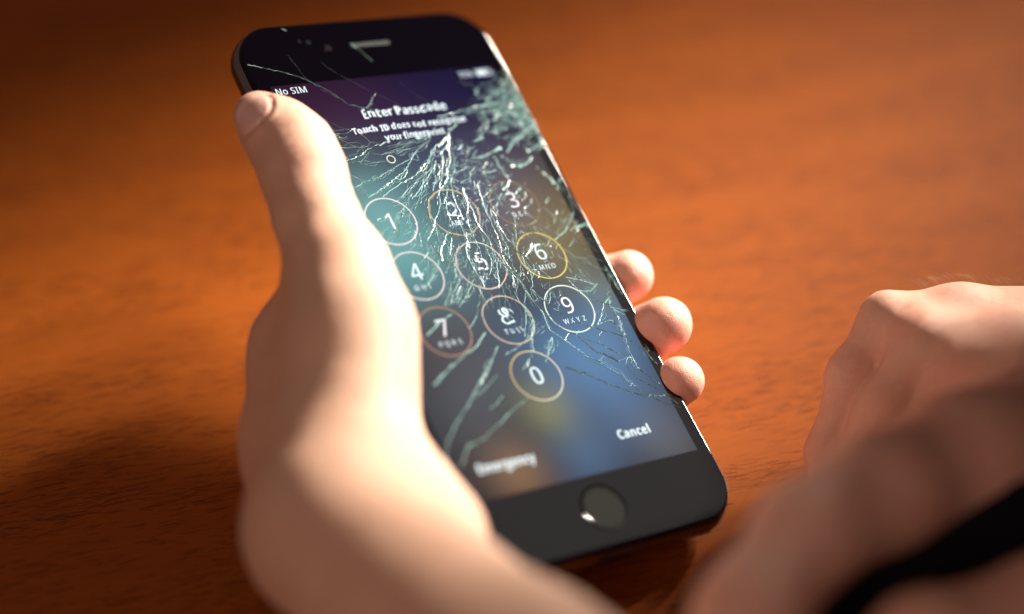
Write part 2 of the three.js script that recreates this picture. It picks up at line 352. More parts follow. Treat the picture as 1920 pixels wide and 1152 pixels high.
// the fan below the title
crack(za([[20, 1090], [90, 990], [170, 900], [180, 830], [300, 740]]), 0.42, 'bright'); crack(za([[170, 900], [175, 1000], [160, 1140]]), 0.42, 'bright');
crack(zr([[150, 20], [180, 130], [190, 260], [150, 400], [150, 520], [80, 640], [20, 740], [40, 900], [10, 1050], [-40, 1150]]), 0.36, 'bright');
crack(zr([[150, 20], [50, 150], [100, 240], [70, 380], [60, 520], [30, 660]]), 0.36, 'bright');
crack(zr([[-20, 250], [-60, 420], [-20, 560], [-70, 700]]), 0.3, 'bright'); crack(zr([[-100, 200], [-170, 380], [-210, 560], [-260, 760], [-330, 960]]), 0.26, 'mid');
crack(zr([[230, 340], [270, 400], [210, 480], [200, 600], [230, 740], [260, 850], [300, 930], [350, 1050], [400, 1150]]), 0.32, 'bright');
crack(zr([[150, 640], [130, 800], [140, 900], [150, 1050], [200, 1150]]), 0.26, 'bright');
crack(zr([[280, 430], [360, 400], [470, 350]]), 0.22, 'mid'); crack(zr([[345, 590], [460, 525]]), 0.28, 'mid');
crack(zr([[570, 350], [490, 430], [480, 540], [510, 600]]), 0.3, 'mid'); crack(zr([[640, 560], [600, 620], [640, 740], [670, 850], [710, 970], [760, 1080], [800, 1150]]), 0.38, 'bright');
crack(zr([[380, 660], [400, 740], [450, 850], [460, 950], [440, 1080]]), 0.34, 'bright'); crack(zr([[470, 880], [520, 980], [590, 1110]]), 0.3, 'bright');
crack(zr([[360, 720], [450, 665]]), 0.22, 'mid'); crack(zr([[400, 830], [360, 930]]), 0.18, 'mid'); crack(zr([[560, 860], [610, 830]]), 0.2, 'mid');
crack(zr([[670, 810], [760, 720], [810, 660], [860, 740], [910, 800]]), 0.3, 'mid'); crack(zr([[880, 760], [920, 820], [970, 750]]), 0.5, 'bright');
crack(zr([[990, 690], [1060, 620], [1080, 550]]), 0.52, 'bright', { gaps: 0 }); crack(zr([[900, 860], [890, 980], [910, 1100]]), 0.28, 'mid');
crack(zr([[960, 880], [1080, 1020], [1160, 1130]]), 0.26, 'mid', { jag: 0.05 }); crack(zr([[940, 360], [1040, 500], [1150, 620], [1220, 720]]), 0.3, 'faint', { jag: 0.05 });
crack(zr([[830, 190], [880, 230], [920, 330], [960, 380]]), 0.8, 'bright', { gaps: 0 }); crack(zr([[700, 470], [740, 550], [780, 620]]), 0.35, 'mid');
crack(zr([[620, 390], [700, 440], [800, 430], [880, 390]]), 0.6, 'bright'); crack(zr([[420, 260], [540, 210], [660, 210], [780, 140], [900, 80]]), 0.5, 'mid');
crack(zr([[960, 80], [850, 110]]), 1.0, 'bright', { gaps: 0 }); crack(zr([[380, 20], [300, 90]]), 0.7, 'bright', { gaps: 0 });
crack(zr([[1040, 130], [1100, 40], [1160, -30], [1300, -130]]), 0.7, 'mid'); crack(zr([[1020, 210], [1100, 310], [1230, 350], [1370, 270], [1430, 190]]), 0.6, 'bright');
crack(zr([[1390, 90], [1490, 50], [1560, -40], [1480, -160]]), 0.6, 'mid'); crack(zr([[1470, 350], [1570, 420], [1700, 520], [1790, 640], [1860, 740]]), 0.5, 'mid');
// the blurred ring near the impact
crack(za([[420, 590], [550, 530], [660, 580], [760, 680], [740, 790], [680, 890], [600, 980], [530, 1020]]), 0.5, 'mid'); crack(za([[560, 1000], [640, 970], [680, 930]]), 0.9, 'bright', { gaps: 0 });
crack(za([[0, 640], [200, 590], [400, 530], [600, 490], [800, 450], [1000, 430], [1230, 400]]), 0.4, 'mid'); crack(za([[660, 570], [860, 570], [1050, 600], [1250, 620], [1400, 640]]), 0.7, 'mid');
crack(za([[800, 690], [1000, 700], [1150, 770], [1300, 770], [1480, 800]]), 0.6, 'mid'); crack(za([[540, 860], [640, 840]]), 0.5, 'faint');
crack(za([[1100, 980], [1260, 920], [1360, 820], [1440, 760]]), 0.7, 'mid'); crack(za([[1040, 130], [960, 220], [820, 320], [700, 400]]), 0.6, 'faint'); crack(za([[600, 200], [560, 300]]), 0.7, 'faint');
crack(za([[880, 900], [960, 820], [1040, 780]]), 0.4, 'faint'); crack(za([[900, 960], [1000, 960], [1090, 920]]), 0.4, 'faint');
// middle of the keypad: streams of cracks running down
crack(zc([[890, 0], [960, 110], [990, 200], [1060, 330], [1100, 460], [1120, 590], [1180, 720], [1260, 830], [1290, 960], [1310, 1120]]), 0.22, 'bright');
crack(zc([[1040, 20], [1070, 160], [1130, 270], [1220, 400], [1340, 520], [1400, 650], [1480, 780], [1560, 900], [1590, 1050], [1560, 1150]]), 0.2, 'bright');
crack(zc([[700, 0], [750, 130], [840, 270], [940, 400], [980, 520], [1040, 660], [1130, 760], [1230, 860], [1380, 1000], [1480, 1140]]), 0.24, 'bright');
crack(zc([[600, 0], [620, 130], [680, 300], [740, 420], [800, 580], [830, 680]]), 0.24, 'bright'); crack(zc([[830, 330], [840, 440], [920, 590], [970, 720], [970, 850], [930, 930]]), 0.2, 'bright');
crack(zc([[460, 60], [500, 170], [560, 300], [600, 450], [610, 620], [660, 740], [740, 880], [820, 1010], [870, 1120]]), 0.28, 'bright');
crack(zc([[120, 100], [110, 220], [60, 330], [10, 420]]), 0.3, 'bright'); crack(zc([[130, 240], [180, 330], [280, 430], [380, 530], [430, 600]]), 0.14, 'mid', { jag: 0.05 });
crack(zc([[300, 290], [270, 420], [230, 500], [220, 620], [240, 720]]), 0.28, 'bright'); crack(zc([[370, 370], [360, 500], [350, 620], [340, 760], [280, 900]]), 0.24, 'mid');
crack(zc([[180, 700], [130, 860], [60, 1000], [10, 1090]]), 0.34, 'mid'); crack(zc([[420, 780], [430, 930], [420, 1080]]), 0.4, 'mid'); crack(zc([[600, 640], [600, 800], [640, 900], [760, 1020]]), 0.3, 'mid');
crack(zc([[1040, 740], [1060, 850], [1080, 1000], [1090, 1130]]), 0.34, 'bright'); crack(zc([[980, 780], [1020, 720], [1000, 620]]), 0.2, 'mid'); crack(zc([[1240, 690], [1230, 560], [1200, 480]]), 0.22, 'bright');
crack(zc([[1320, 60], [1330, 220], [1340, 320], [1345, 390]]), 0.3, 'bright', { gaps: 0.35 }); crack(zc([[1580, 450], [1550, 560], [1480, 650]]), 0.32, 'bright', { jag: 0.06 });
crack(zc([[1600, 770], [1610, 900], [1570, 990], [1590, 1050]]), 0.2, 'bright'); crack(zc([[1410, 720], [1410, 920], [1350, 1140]]), 0.14, 'mid', { jag: 0.05 });
crack(zc([[1400, 270], [1460, 300]]), 0.35, 'bright'); crack(zc([[1100, 520], [1200, 640], [1340, 740]]), 0.12, 'mid');
crack(zc([[1360, 90], [1480, 190], [1570, 290], [1700, 370], [1820, 430]]), 0.26, 'dark'); crack(zc([[1240, 490], [1340, 580], [1480, 660], [1590, 770]]), 0.26, 'dark');
crack(zc([[30, 430], [110, 520], [190, 650]]), 0.36, 'dark'); crack(zc([[330, 250], [420, 360], [490, 460]]), 0.26, 'dark'); crack(zc([[480, 240], [540, 340], [600, 420]]), 0.28, 'dark');
crack(zc([[0, 60], [80, 160]]), 0.25, 'dark'); crack(zc([[330, 740], [420, 830]]), 0.32, 'dark'); crack(zc([[690, 910], [760, 960]]), 0.32, 'dark'); crack(zc([[870, 930], [950, 980], [1020, 1060]]), 0.28, 'dark');
crack(zc([[1130, 760], [1260, 850], [1400, 990], [1440, 1060], [1500, 1150]]), 0.26, 'dark'); crack(zc([[1000, 350], [1110, 420], [1200, 520]]), 0.2, 'dark');
crack(zc([[1620, 790], [1740, 880], [1860, 970]]), 0.16, 'bright', { jag: 0.04 }); crack(zc([[670, 280], [760, 350], [840, 440]]), 0.22, 'dark');
crack([[730, 402], [722, 412], [690, 428]], 0.12, 'mid'); crack([[752, 402], [746, 425], [745, 446]], 0.3, 'dark'); crack([[770, 395], [764, 412], [762, 420]], 0.14, 'mid');
// lower right: long dark cracks towards the edge
crack(z9([[210, 100], [330, 220], [420, 320], [500, 400], [570, 430], [700, 580], [860, 680], [960, 710], [1040, 770], [1180, 800], [1340, 850], [1500, 940], [1730, 1040]]), 0.2, 'dark');
crack(z9([[190, 30], [330, 210], [460, 370], [520, 530], [570, 640], [700, 720], [800, 790], [960, 910], [1120, 1030], [1260, 1090], [1400, 1150]]), 0.2, 'mid', { jag: 0.06 });
crack(z9([[280, 10], [400, 130], [500, 210], [600, 300], [780, 430], [960, 510], [1120, 570], [1230, 590], [1380, 650], [1560, 700], [1700, 740], [1830, 850]]), 0.2, 'dark');
crack(z9([[280, 10], [400, 130], [490, 200]]), 0.24, 'bright'); crack(z9([[620, 310], [780, 420]]), 0.14, 'mid'); crack(z9([[1040, 780], [1140, 870], [1250, 960], [1390, 1010], [1590, 1110]]), 0.42, 'dark', { gaps: 0 });
crack(z9([[1120, 570], [1200, 600]]), 0.4, 'dark'); crack(z9([[860, 680], [800, 790]]), 0.22, 'bright'); crack(z9([[490, 570], [360, 690]]), 0.16, 'mid'); crack(z9([[1000, 640], [960, 720]]), 0.2, 'bright');
crack(z9([[1380, 230], [1350, 380], [1290, 560]]), 0.12, 'bright', { gaps: 0.4 }); crack(z9([[1280, 560], [1380, 520], [1450, 500], [1520, 490], [1540, 550]]), 0.26, 'dark'); crack(z9([[1430, 495], [1520, 500], [1530, 550]]), 0.24, 'bright');
crack(z9([[1130, 130], [1180, 180], [1290, 200], [1390, 240], [1460, 260]]), 0.3, 'dark'); crack(z9([[1390, 230], [1440, 160], [1470, 240]]), 0.45, 'bright'); crack(z9([[1490, 280], [1570, 400], [1640, 540], [1700, 720], [1740, 880], [1790, 1010], [1870, 1150]]), 0.13, 'bright', { gaps: 0.35 });
crack(z9([[1480, 300], [1760, 350]]), 0.1, 'mid'); crack(z9([[1000, 40], [1100, 70], [1200, 50]]), 0.24, 'bright'); crack(z9([[1130, 150], [1200, 180]]), 0.34, 'bright'); crack(z9([[1430, 0], [1440, 130]]), 0.14, 'mid');
crack(z9([[1370, 860], [1430, 910]]), 0.4, 'bright'); crack(z9([[1350, 640], [1310, 720]]), 0.16, 'bright'); crack(z9([[580, 50], [570, 160], [550, 240]]), 0.18, 'mid'); crack(z9([[715, 20], [715, 130], [700, 200]]), 0.1, 'bright', { gaps: 0.5 });
crack(z9([[30, 50], [100, 200], [190, 310], [290, 440], [320, 560], [310, 690], [280, 780], [300, 860], [270, 960], [310, 1050]]), 0.36, 'mid'); crack(z9([[600, 740], [600, 860], [560, 950], [540, 1040]]), 0.34, 'mid'); crack(z9([[200, 340], [210, 480], [190, 640], [190, 740]]), 0.4, 'mid');
crack(z9([[210, 40], [180, 230]]), 0.18, 'mid'); crack(z9([[380, 160], [340, 210]]), 0.2, 'bright');
crack(ze([[0, 240], [90, 270], [240, 310], [400, 380], [600, 470], [740, 520], [870, 570], [1020, 620], [1200, 680]]), 0.24, 'dark'); crack(ze([[80, 270], [160, 300], [270, 345]]), 0.36, 'dark');
crack(ze([[1250, 670], [1310, 655], [1420, 665], [1540, 650]]), 0.46, 'dark', { gaps: 0 }); crack(ze([[1540, 650], [1590, 655]]), 0.34, 'bright'); crack(ze([[210, 0], [340, 80], [520, 180], [680, 260], [850, 370], [1000, 490], [1180, 600]]), 0.13, 'mid', { jag: 0.05 });
crack(ze([[910, 200], [1000, 330], [1100, 410], [1230, 490], [1400, 580], [1540, 670], [1700, 790]]), 0.2, 'dark'); crack(ze([[1010, 490], [1100, 580], [1260, 670]]), 0.16, 'dark'); crack(ze([[1100, 260], [1190, 330], [1320, 420], [1400, 460]]), 0.22, 'dark');
crack(ze([[930, 80], [1000, 90], [1060, 190], [1110, 270]]), 0.16, 'bright'); crack(ze([[940, 90], [905, 190]]), 0.2, 'bright'); crack(ze([[970, 520], [1010, 470]]), 0.2, 'bright'); crack(ze([[1340, 700], [1480, 770], [1640, 810], [1730, 850]]), 0.14, 'dark'); crack(ze([[1380, 450], [1420, 480]]), 0.4, 'bright');
crack(ze([[1230, 40], [1290, 110], [1380, 190]]), 0.4, 'mid');
// right edge damage
crack(z3([[1320, 330], [1380, 280], [1425, 180]]), 0.5, 'mid', { jag: 0.06 }); crack(z3([[1440, 265], [1490, 235], [1510, 260]]), 0.7, 'bright'); crack(z3([[1425, 175], [1400, 90], [1330, 0]]), 0.6, 'faint');
crack(z3([[1370, 380], [1440, 430], [1580, 500]]), 0.12, 'mid'); crack(z3([[1580, 490], [1620, 510], [1630, 620], [1620, 680]]), 0.5, 'faint'); crack(z3([[1600, 480], [1650, 560], [1700, 640]]), 0.6, 'mid'); crack(z3([[1380, 540], [1480, 560], [1560, 590]]), 0.2, 'bright', { gaps: 0.3 });
crack(z3([[1480, 620], [1530, 610], [1560, 575]]), 0.22, 'mid'); crack(z3([[1290, 560], [1290, 660]]), 0.1, 'mid', { gaps: 0.5 }); crack(z3([[1110, 390], [1190, 490], [1310, 545]]), 0.14, 'mid');
crack(z3([[1790, 930], [1830, 950], [1870, 1010]]), 0.6, 'mid'); crack(z3([[1830, 920], [1850, 960]]), 0.7, 'bright');
// lower left: soft streaks
for (const [a, w, kd] of [
  [[[1190, 860], [1120, 930], [1040, 980]], 0.3, 'faint'], [[[930, 850], [880, 930], [790, 1000], [700, 1080], [640, 1150]], 0.5, 'mid'], [[[1000, 930], [950, 1050], [890, 1140]], 0.5, 'mid'],
  [[[790, 590], [760, 680], [700, 700]], 0.35, 'mid'], [[[740, 600], [700, 700]], 0.35, 'mid'], [[[860, 560], [830, 640], [780, 710]], 0.45, 'mid'], [[[740, 750], [680, 790], [600, 870]], 0.5, 'mid'], [[[900, 640], [880, 760], [840, 830]], 0.4, 'faint'],
  [[[1160, 720], [1200, 780], [1190, 870], [1200, 960]], 0.35, 'mid'], [[[1300, 880], [1270, 1020]], 0.4, 'mid'], [[[1180, 1000], [1140, 1060]], 0.45, 'mid'],
]) crack(z3(a), w, kd);
for (const [a, w, kd] of [
  [[[410, 80], [380, 160], [330, 230], [300, 290], [250, 370], [200, 470]], 0.42, 'mid'], [[[590, 250], [500, 330], [430, 400], [360, 465], [290, 500]], 0.4, 'faint'], [[[460, 260], [400, 320]], 0.4, 'faint'], [[[300, 480], [260, 590]], 0.5, 'faint'],
  [[[220, 110], [150, 200]], 0.45, 'faint'], [[[430, 160], [370, 230], [310, 270]], 0.34, 'faint'], [[[200, 470], [190, 540], [210, 590]], 0.5, 'faint'],
]) crack(z4(a), w, kd);

// fine splinters between the main cracks, too small to tell one from the next
const O = onGlass(842, 250), P0 = onGlass(975, 205);
for (let i = 0; i < 1500; i++) {   // short straight breaks that link neighbouring cracks into shards
  const A = traced[Math.floor(rnd() * traced.length)], B = traced[Math.floor(rnd() * traced.length)];
  if (A === B || !A.pts.length || !B.pts.length) continue;
  const a = A.pts[Math.floor(rnd() * A.pts.length)];
  let best = null, bd = 9;
  for (const b of B.pts) { const d = Math.hypot(a[0] - b[0], a[1] - b[1]) + rr(0, 0.8); if (d < bd) { bd = d; best = b; } }
  if (!best || bd > 4.2 || bd < 0.5) continue;
  fine.push(ridge(rough([a, best], 0.1, 0.5), rr(0.04, 0.09), 0.2, rnd() < 0.35 ? 'bright' : rnd() < 0.65 ? 'mid' : 'dark'));
}
for (const { pts, kind } of traced) {   // thin companions running beside the main cracks
  if (pts.length < 6 || kind === 'dark') continue;
  for (let q = 0; q < 3; q++) {
    const off = rr(-1.3, 1.3), ph = rr(0, 50), i0 = Math.floor(rnd() * pts.length * 0.4), i1 = Math.floor(pts.length * rr(0.55, 1)), line = [];
    for (let i = Math.max(1, i0); i < i1; i++) { const dx = pts[i][0] - pts[i - 1][0], dy = pts[i][1] - pts[i - 1][1], l = Math.hypot(dx, dy) || 1; if (l > 2) continue; const o = off * (0.4 + 0.6 * Math.sin(Math.PI * (i - i0) / (i1 - i0))) + 0.45 * n2(i * 0.16, ph); line.push([pts[i][0] - dy / l * o, pts[i][1] + dx / l * o]); }
    const ok = line.filter(inGlass);
    if (ok.length > 3) fine.push(ridge(ok, rr(0.045, 0.10), 0.25, rnd() < 0.35 ? 'bright' : rnd() < 0.75 ? 'mid' : 'dark'));
  }
}
for (let i = 0; i < 620; i++) {   // short offshoots of the fan
  const a = rr(-2.55, -0.75), r0 = Math.pow(rnd(), 0.8) * 42 + 2, x = O[0] + r0 * Math.cos(a) * 0.85, y = O[1] + r0 * Math.sin(a), a2 = a + rr(-0.5, 0.5), L = rr(0.8, 3.6) * (0.5 + r0 / 40);
  if (!inGlass([x, y]) || (x < -14 && y < 8) || (x > 14 && y > 8 && rnd() < 0.7)) continue;
  const pts = rough([[x, y], [x + L * Math.cos(a2), y + L * Math.sin(a2)]], 0.14, 0.4).filter(inGlass);
  if (pts.length > 1) fine.push(ridge(pts, rr(0.04, 0.11), 0.2, rnd() < 0.25 ? 'bright' : rnd() < 0.6 ? 'mid' : rnd() < 0.5 ? 'faint' : 'dark'));
}
for (let i = 0; i < 150; i++) {    // cross links
  const a = rr(-2.3, -0.8), r0 = rr(6, 40), x = O[0] + r0 * Math.cos(a) * 0.8, y = O[1] + r0 * Math.sin(a), L = rr(0.6, 2.2), a2 = a + Math.PI / 2 + rr(-0.5, 0.5);
  const pts = rough([[x, y], [x + L * Math.cos(a2), y + L * Math.sin(a2)]], 0.1, 0.35).filter(inGlass);
  if (pts.length > 1 && !(x < -14 && y < 8)) fine.push(ridge(pts, rr(0.07, 0.17), 0.1, rnd() < 0.5 ? 'mid' : 'bright'));
}
for (let i = 0; i < 420; i++) {   // crushed glass at the impact by the right edge
  const x = Math.min(32, P0[0] + 5 - Math.abs(rr(-1, 1) + rr(-1, 1)) * 9), y = P0[1] + (rr(-1, 1) + rr(-1, 1)) * 5.5 - (P0[0] - x) * 0.15, a = rr(0, 7), L = rr(0.5, 2.6);
  const pts = rough([[x, y], [x + L * Math.cos(a), y + L * Math.sin(a)]], 0.15, 0.35).filter(inGlass);
  if (pts.length > 1) fine.push(ridge(pts, rr(0.06, 0.22), 0.1, rnd() < 0.28 ? 'bright' : rnd() < 0.7 ? 'mid' : 'faint'));
}
const flakes = [];
for (let i = 0; i < 110; i++) { const x = Math.min(32, P0[0] + 4 - Math.abs(rr(-1, 1) + rr(-1, 1)) * 9), y = P0[1] + (rr(-1, 1) + rr(-1, 1)) * 6; if (inGlass([x, y])) flakes.push(flake(x, y, rr(0.15, 0.5))); }
for (let i = 0; i < 200; i++) { const a = rr(-2.4, -0.8), r0 = rr(2, 44), x = O[0] + r0 * Math.cos(a) * 0.85, y = O[1] + r0 * Math.sin(a); if (inGlass([x, y]) && !(x < -13 && y < 8)) flakes.push(flake(x, y, rr(0.08, 0.26))); }
for (const [x, y, s] of [[842, 243, 0.6], [905, 200, 0.75], [929, 211, 0.7], [944, 228, 0.6], [1001, 240, 1.0], [990, 283, 0.7], [900, 244, 0.5], [935, 279, 0.9], [961, 312, 0.6], [976, 311, 0.6], [941, 294, 0.6], [1050, 339, 0.7], [1006, 316, 0.5], [1038, 344, 0.7], [949, 242, 0.5]]) { const [u, v] = onGlass(x, y); if (inGlass([u, v])) flakes.push(flake(u, v, s, 0.35)); }
{ const m = part('splinter_web', mergeGeometries(fine), fracture, frontGlass); m.userData.kind = 'stuff'; }
{ const m = part('glass_chips', mergeGeometries(flakes), fracture, frontGlass); m.userData.kind = 'stuff'; }

// ---------------------------------------------------------------- hands: distance fields meshed with surface nets
function meshField(sdf, lo, hi, cell) {
  const n = [0, 1, 2].map((i) => Math.ceil((hi[i] - lo[i]) / cell) + 2), [nx, ny, nz] = n, at = (i, j, k) => (k * ny + j) * nx + i;
  const f = new Float32Array(nx * ny * nz).fill(1e3), B = 8, reach = B * cell * 0.5 * 1.7321 + 1.5 * cell + 2;
  for (let K = 0; K < nz; K += B) for (let J = 0; J < ny; J += B) for (let I = 0; I < nx; I += B) {
    const c = sdf(lo[0] + (I + B / 2 - 0.5) * cell, lo[1] + (J + B / 2 - 0.5) * cell, lo[2] + (K + B / 2 - 0.5) * cell), far = Math.abs(c) > reach;
    for (let k = K; k < Math.min(K + B, nz); k++) for (let j = J; j < Math.min(J + B, ny); j++) for (let i = I; i < Math.min(I + B, nx); i++) f[at(i, j, k)] = far ? c : sdf(lo[0] + i * cell, lo[1] + j * cell, lo[2] + k * cell);
  }
  const vid = new Int32Array(nx * ny * nz).fill(-1), pos = [], idx = [];
  for (let k = 0; k < nz - 1; k++) for (let j = 0; j < ny - 1; j++) for (let i = 0; i < nx - 1; i++) {
    let m = 0; const v = [];
    for (let q = 0; q < 8; q++) { const d = f[at(i + (q & 1), j + (q >> 1 & 1), k + (q >> 2))]; v.push(d); if (d < 0) m |= 1 << q; }
    if (m === 0 || m === 255) continue;
    let sx = 0, sy = 0, sz = 0, c = 0;
    for (let a = 0; a < 8; a++) for (const b of [a | 1, a | 2, a | 4]) if (b !== a && (v[a] < 0) !== (v[b] < 0)) { const t = v[a] / (v[a] - v[b]); sx += (a & 1) + t * ((b & 1) - (a & 1)); sy += (a >> 1 & 1) + t * ((b >> 1 & 1) - (a >> 1 & 1)); sz += (a >> 2) + t * ((b >> 2) - (a >> 2)); c++; }
    vid[at(i, j, k)] = pos.length / 3;
    pos.push(lo[0] + (i + sx / c) * cell, lo[1] + (j + sy / c) * cell, lo[2] + (k + sz / c) * cell);
  }
  const quad = (a, b, c, d, flip) => { if (a < 0 || b < 0 || c < 0 || d < 0) return; flip ? idx.push(a, c, b, a, d, c) : idx.push(a, b, c, a, c, d); };
  for (let k = 1; k < nz - 1; k++) for (let j = 1; j < ny - 1; j++) for (let i = 1; i < nx - 1; i++) {
    const s = f[at(i, j, k)] < 0;
    if (s !== f[at(i + 1, j, k)] < 0) quad(vid[at(i, j - 1, k - 1)], vid[at(i, j, k - 1)], vid[at(i, j, k)], vid[at(i, j - 1, k)], !s);
    if (s !== f[at(i, j + 1, k)] < 0) quad(vid[at(i - 1, j, k - 1)], vid[at(i - 1, j, k)], vid[at(i, j, k)], vid[at(i, j, k - 1)], !s);
    if (s !== f[at(i, j, k + 1)] < 0) quad(vid[at(i - 1, j - 1, k)], vid[at(i, j - 1, k)], vid[at(i, j, k)], vid[at(i - 1, j, k)], !s);
  }
  return { pos, idx };
}
function gradient(sdf, x, y, z, e = 0.25) { return new THREE.Vector3(sdf(x + e, y, z) - sdf(x - e, y, z), sdf(x, y + e, z) - sdf(x, y - e, z), sdf(x, y, z + e) - sdf(x, y, z - e)).normalize(); }
// joints are [Vector3 (camera axes, mm), radius mm]
const J = (x, y, d, r) => [px(x, y, d), r * d / F];              // photo pixel, distance, radius in photo pixels
const L = (x, y, z, r) => [loc(x, y, z), r];                     // phone mm
const smin = (a, b, k) => { const h = Math.max(k - Math.abs(a - b), 0) / k; return Math.min(a, b) - h * h * k * 0.25; };
function chain(joints) {
  const seg = [];
  for (let i = 1; i < joints.length; i++) { const [a, ra] = joints[i - 1], [b, rb] = joints[i], dx = b.x - a.x, dy = b.y - a.y, dz = b.z - a.z; seg.push([a.x, a.y, a.z, dx, dy, dz, dx * dx + dy * dy + dz * dz, ra, rb]); }
  return (x, y, z, k) => {
    let d = 1e3;
    for (const [ax, ay, az, dx, dy, dz, ll, ra, rb] of seg) {
      const qx = x - ax, qy = y - ay, qz = z - az, t = Math.min(1, Math.max(0, (qx * dx + qy * dy + qz * dz) / ll)), ex = qx - dx * t, ey = qy - dy * t, ez = qz - dz * t;
      const e = Math.sqrt(ex * ex + ey * ey + ez * ez) - (ra + (rb - ra) * t);
      d = d > 900 ? e : smin(d, e, k);
    }
    return d;
  };
}
function skinTextures() {
  const W = 1024, b = new Uint8Array(W * W * 4);
  for (let j = 0; j < W; j++) for (let i = 0; i < W; i++) {
    const x = i / W * 40, y = j / W * 40;   // 40 mm tile
    const ridges = 1 - Math.abs(n2(x * 1.9, y * 1.5)), r2 = 1 - Math.abs(n2(x * 0.9 + 50, y * 1.3 + 9)), v = 0.55 - 0.35 * ridges ** 4 - 0.2 * r2 ** 6 + 0.12 * n2(x * 4, y * 4);
    const q = Math.round(255 * clamp(v)); b.set([q, q, q, 255], (j * W + i) * 4);
  }
  const t = new THREE.DataTexture(b, W, W); t.magFilter = THREE.LinearFilter; t.wrapS = t.wrapT = THREE.MirroredRepeatWrapping; t.needsUpdate = true; return t;
}
const skinBump = skinTextures();
const skinMat = new THREE.MeshPhysicalMaterial({ vertexColors: true, roughness: 0.46, ior: 1.4, bumpMap: skinBump, bumpScale: 0.00016, sheen: 0.25, sheenColor: C(0.8, 0.45, 0.35), sheenRoughness: 0.5 });
function handMesh(name, sdf, lo, hi, cell, tint, origin) {   // world-space mesh of a field given in camera axes (mm)
  const { pos, idx } = meshField(sdf, lo, hi, cell), nv = pos.length / 3, P = new Float32Array(idx.length * 3), N = new Float32Array(idx.length * 3), U = new Float32Array(idx.length * 2), K = new Float32Array(idx.length * 3);
  const wp = [], wn = [], col = [], rot = new THREE.Matrix4().extractRotation(CAM);
  for (let i = 0; i < nv; i++) {
    let [x, y, z] = pos.slice(i * 3, i * 3 + 3);
    let g = gradient(sdf, x, y, z);
    const d = sdf(x, y, z); if (Math.abs(d) < cell) { x -= g.x * d; y -= g.y * d; z -= g.z * d; }
    g = gradient(sdf, x, y, z, 0.3);
    wp.push(camToWorld(new THREE.Vector3(x, y, z)).sub(origin)); wn.push(g.clone().applyMatrix4(rot)); col.push(tint(x, y, z));
  }
  for (let q = 0; q < idx.length; q += 3) {
    const a = wn[idx[q]], b = wn[idx[q + 1]], c = wn[idx[q + 2]], ax = [Math.abs(a.x + b.x + c.x), Math.abs(a.y + b.y + c.y), Math.abs(a.z + b.z + c.z)], m = ax.indexOf(Math.max(...ax));
    for (let e = 0; e < 3; e++) {
      const v = idx[q + e], p = wp[v]; p.toArray(P, (q + e) * 3); wn[v].toArray(N, (q + e) * 3); K.set(col[v], (q + e) * 3);
      U.set(m === 0 ? [p.z / 0.04, p.y / 0.04] : m === 1 ? [p.x / 0.04, p.z / 0.04] : [p.x / 0.04, p.y / 0.04], (q + e) * 2);
    }
  }
  const g = new THREE.BufferGeometry();
  g.setAttribute('position', new THREE.BufferAttribute(P, 3)); g.setAttribute('normal', new THREE.BufferAttribute(N, 3)); g.setAttribute('uv', new THREE.BufferAttribute(U, 2)); g.setAttribute('color', new THREE.BufferAttribute(K, 3));
  const m = part(name, g, skinMat, scene);
  m.position.copy(origin);
  return m;
}
const near = (p, x, y, z, r) => Math.exp(-((x - p.x) ** 2 + (y - p.y) ** 2 + (z - p.z) ** 2) / (r * r));
const mixc = (a, b, t) => [a[0] + (b[0] - a[0]) * t, a[1] + (b[1] - a[1]) * t, a[2] + (b[2] - a[2]) * t];
const SKIN = [0.64, 0.385, 0.275], PINK = [0.70, 0.30, 0.245], PALE = [0.70, 0.47, 0.36];

// ---- hand holding the phone: thumb along the near side, fingers round the back to the far side
const thumb = chain([J(484, 218, 452, 47), J(520, 250, 449.5, 62), J(552, 284, 446.5, 71), J(569, 330, 443, 74), J(590, 405, 438, 74), J(634, 508, 432, 92), J(660, 620, 425, 108)]);
const thenar = chain([J(660, 620, 425, 106), J(660, 725, 420, 112), J(652, 830, 414, 116), J(796, 1010, 404, 117)]);
const handBack = chain([J(590, 655, 446, 116), J(586, 830, 434, 122), J(606, 985, 414, 146)]);
const wrist = chain([J(642, 1008, 402, 172), J(985, 1320, 358, 198), J(1400, 1640, 325, 240)]);
const palm = chain([L(-37, -6, -17, 11), L(-35, -30, -19, 12), L(-36, -58, -16, 13)]);
const tipsL = [L(37.7, -6.7, -2.8, 5.7), L(37.6, -21.7, 0.1, 6.2), L(35.2, -35, -1.2, 5.3)];
const fingersL = [
  chain([L(-32, -3, -17, 9), L(0, -2, -15.6, 7.2), L(26, -4.5, -14, 6.6), L(34, -5.5, -8, 6.2), tipsL[0]]),
  chain([L(-32, -20, -18, 9), L(0, -19, -15.8, 7.3), L(26, -20, -14, 6.8), L(34, -20.6, -7.6, 6.5), tipsL[1]]),
  chain([L(-32, -38, -17, 8.5), L(-2, -36, -14.6, 6.6), L(24, -35, -12.8, 6), L(32, -34.6, -7.4, 5.6), tipsL[2]]),
  chain([L(-32, -52, -16, 7.5), L(-6, -50, -13.6, 5.6), L(12, -48, -12.6, 5), L(22, -47, -12.2, 4.5)]),
];
const nailC = px(477, 216, 447), nailV = px(452, 183, 450).sub(px(493, 238, 446)).normalize(), nailN = new THREE.Vector3(-0.12, 0.14, 0.98);
nailN.addScaledVector(nailV, -nailN.dot(nailV)).normalize();
const nailU = new THREE.Vector3().crossVectors(nailV, nailN).normalize(), nailA = 4.7, nailB = 4.7;
const ip = px(556, 318, 436), ipAxis = px(592, 405, 438).sub(px(520, 250, 449)).normalize();
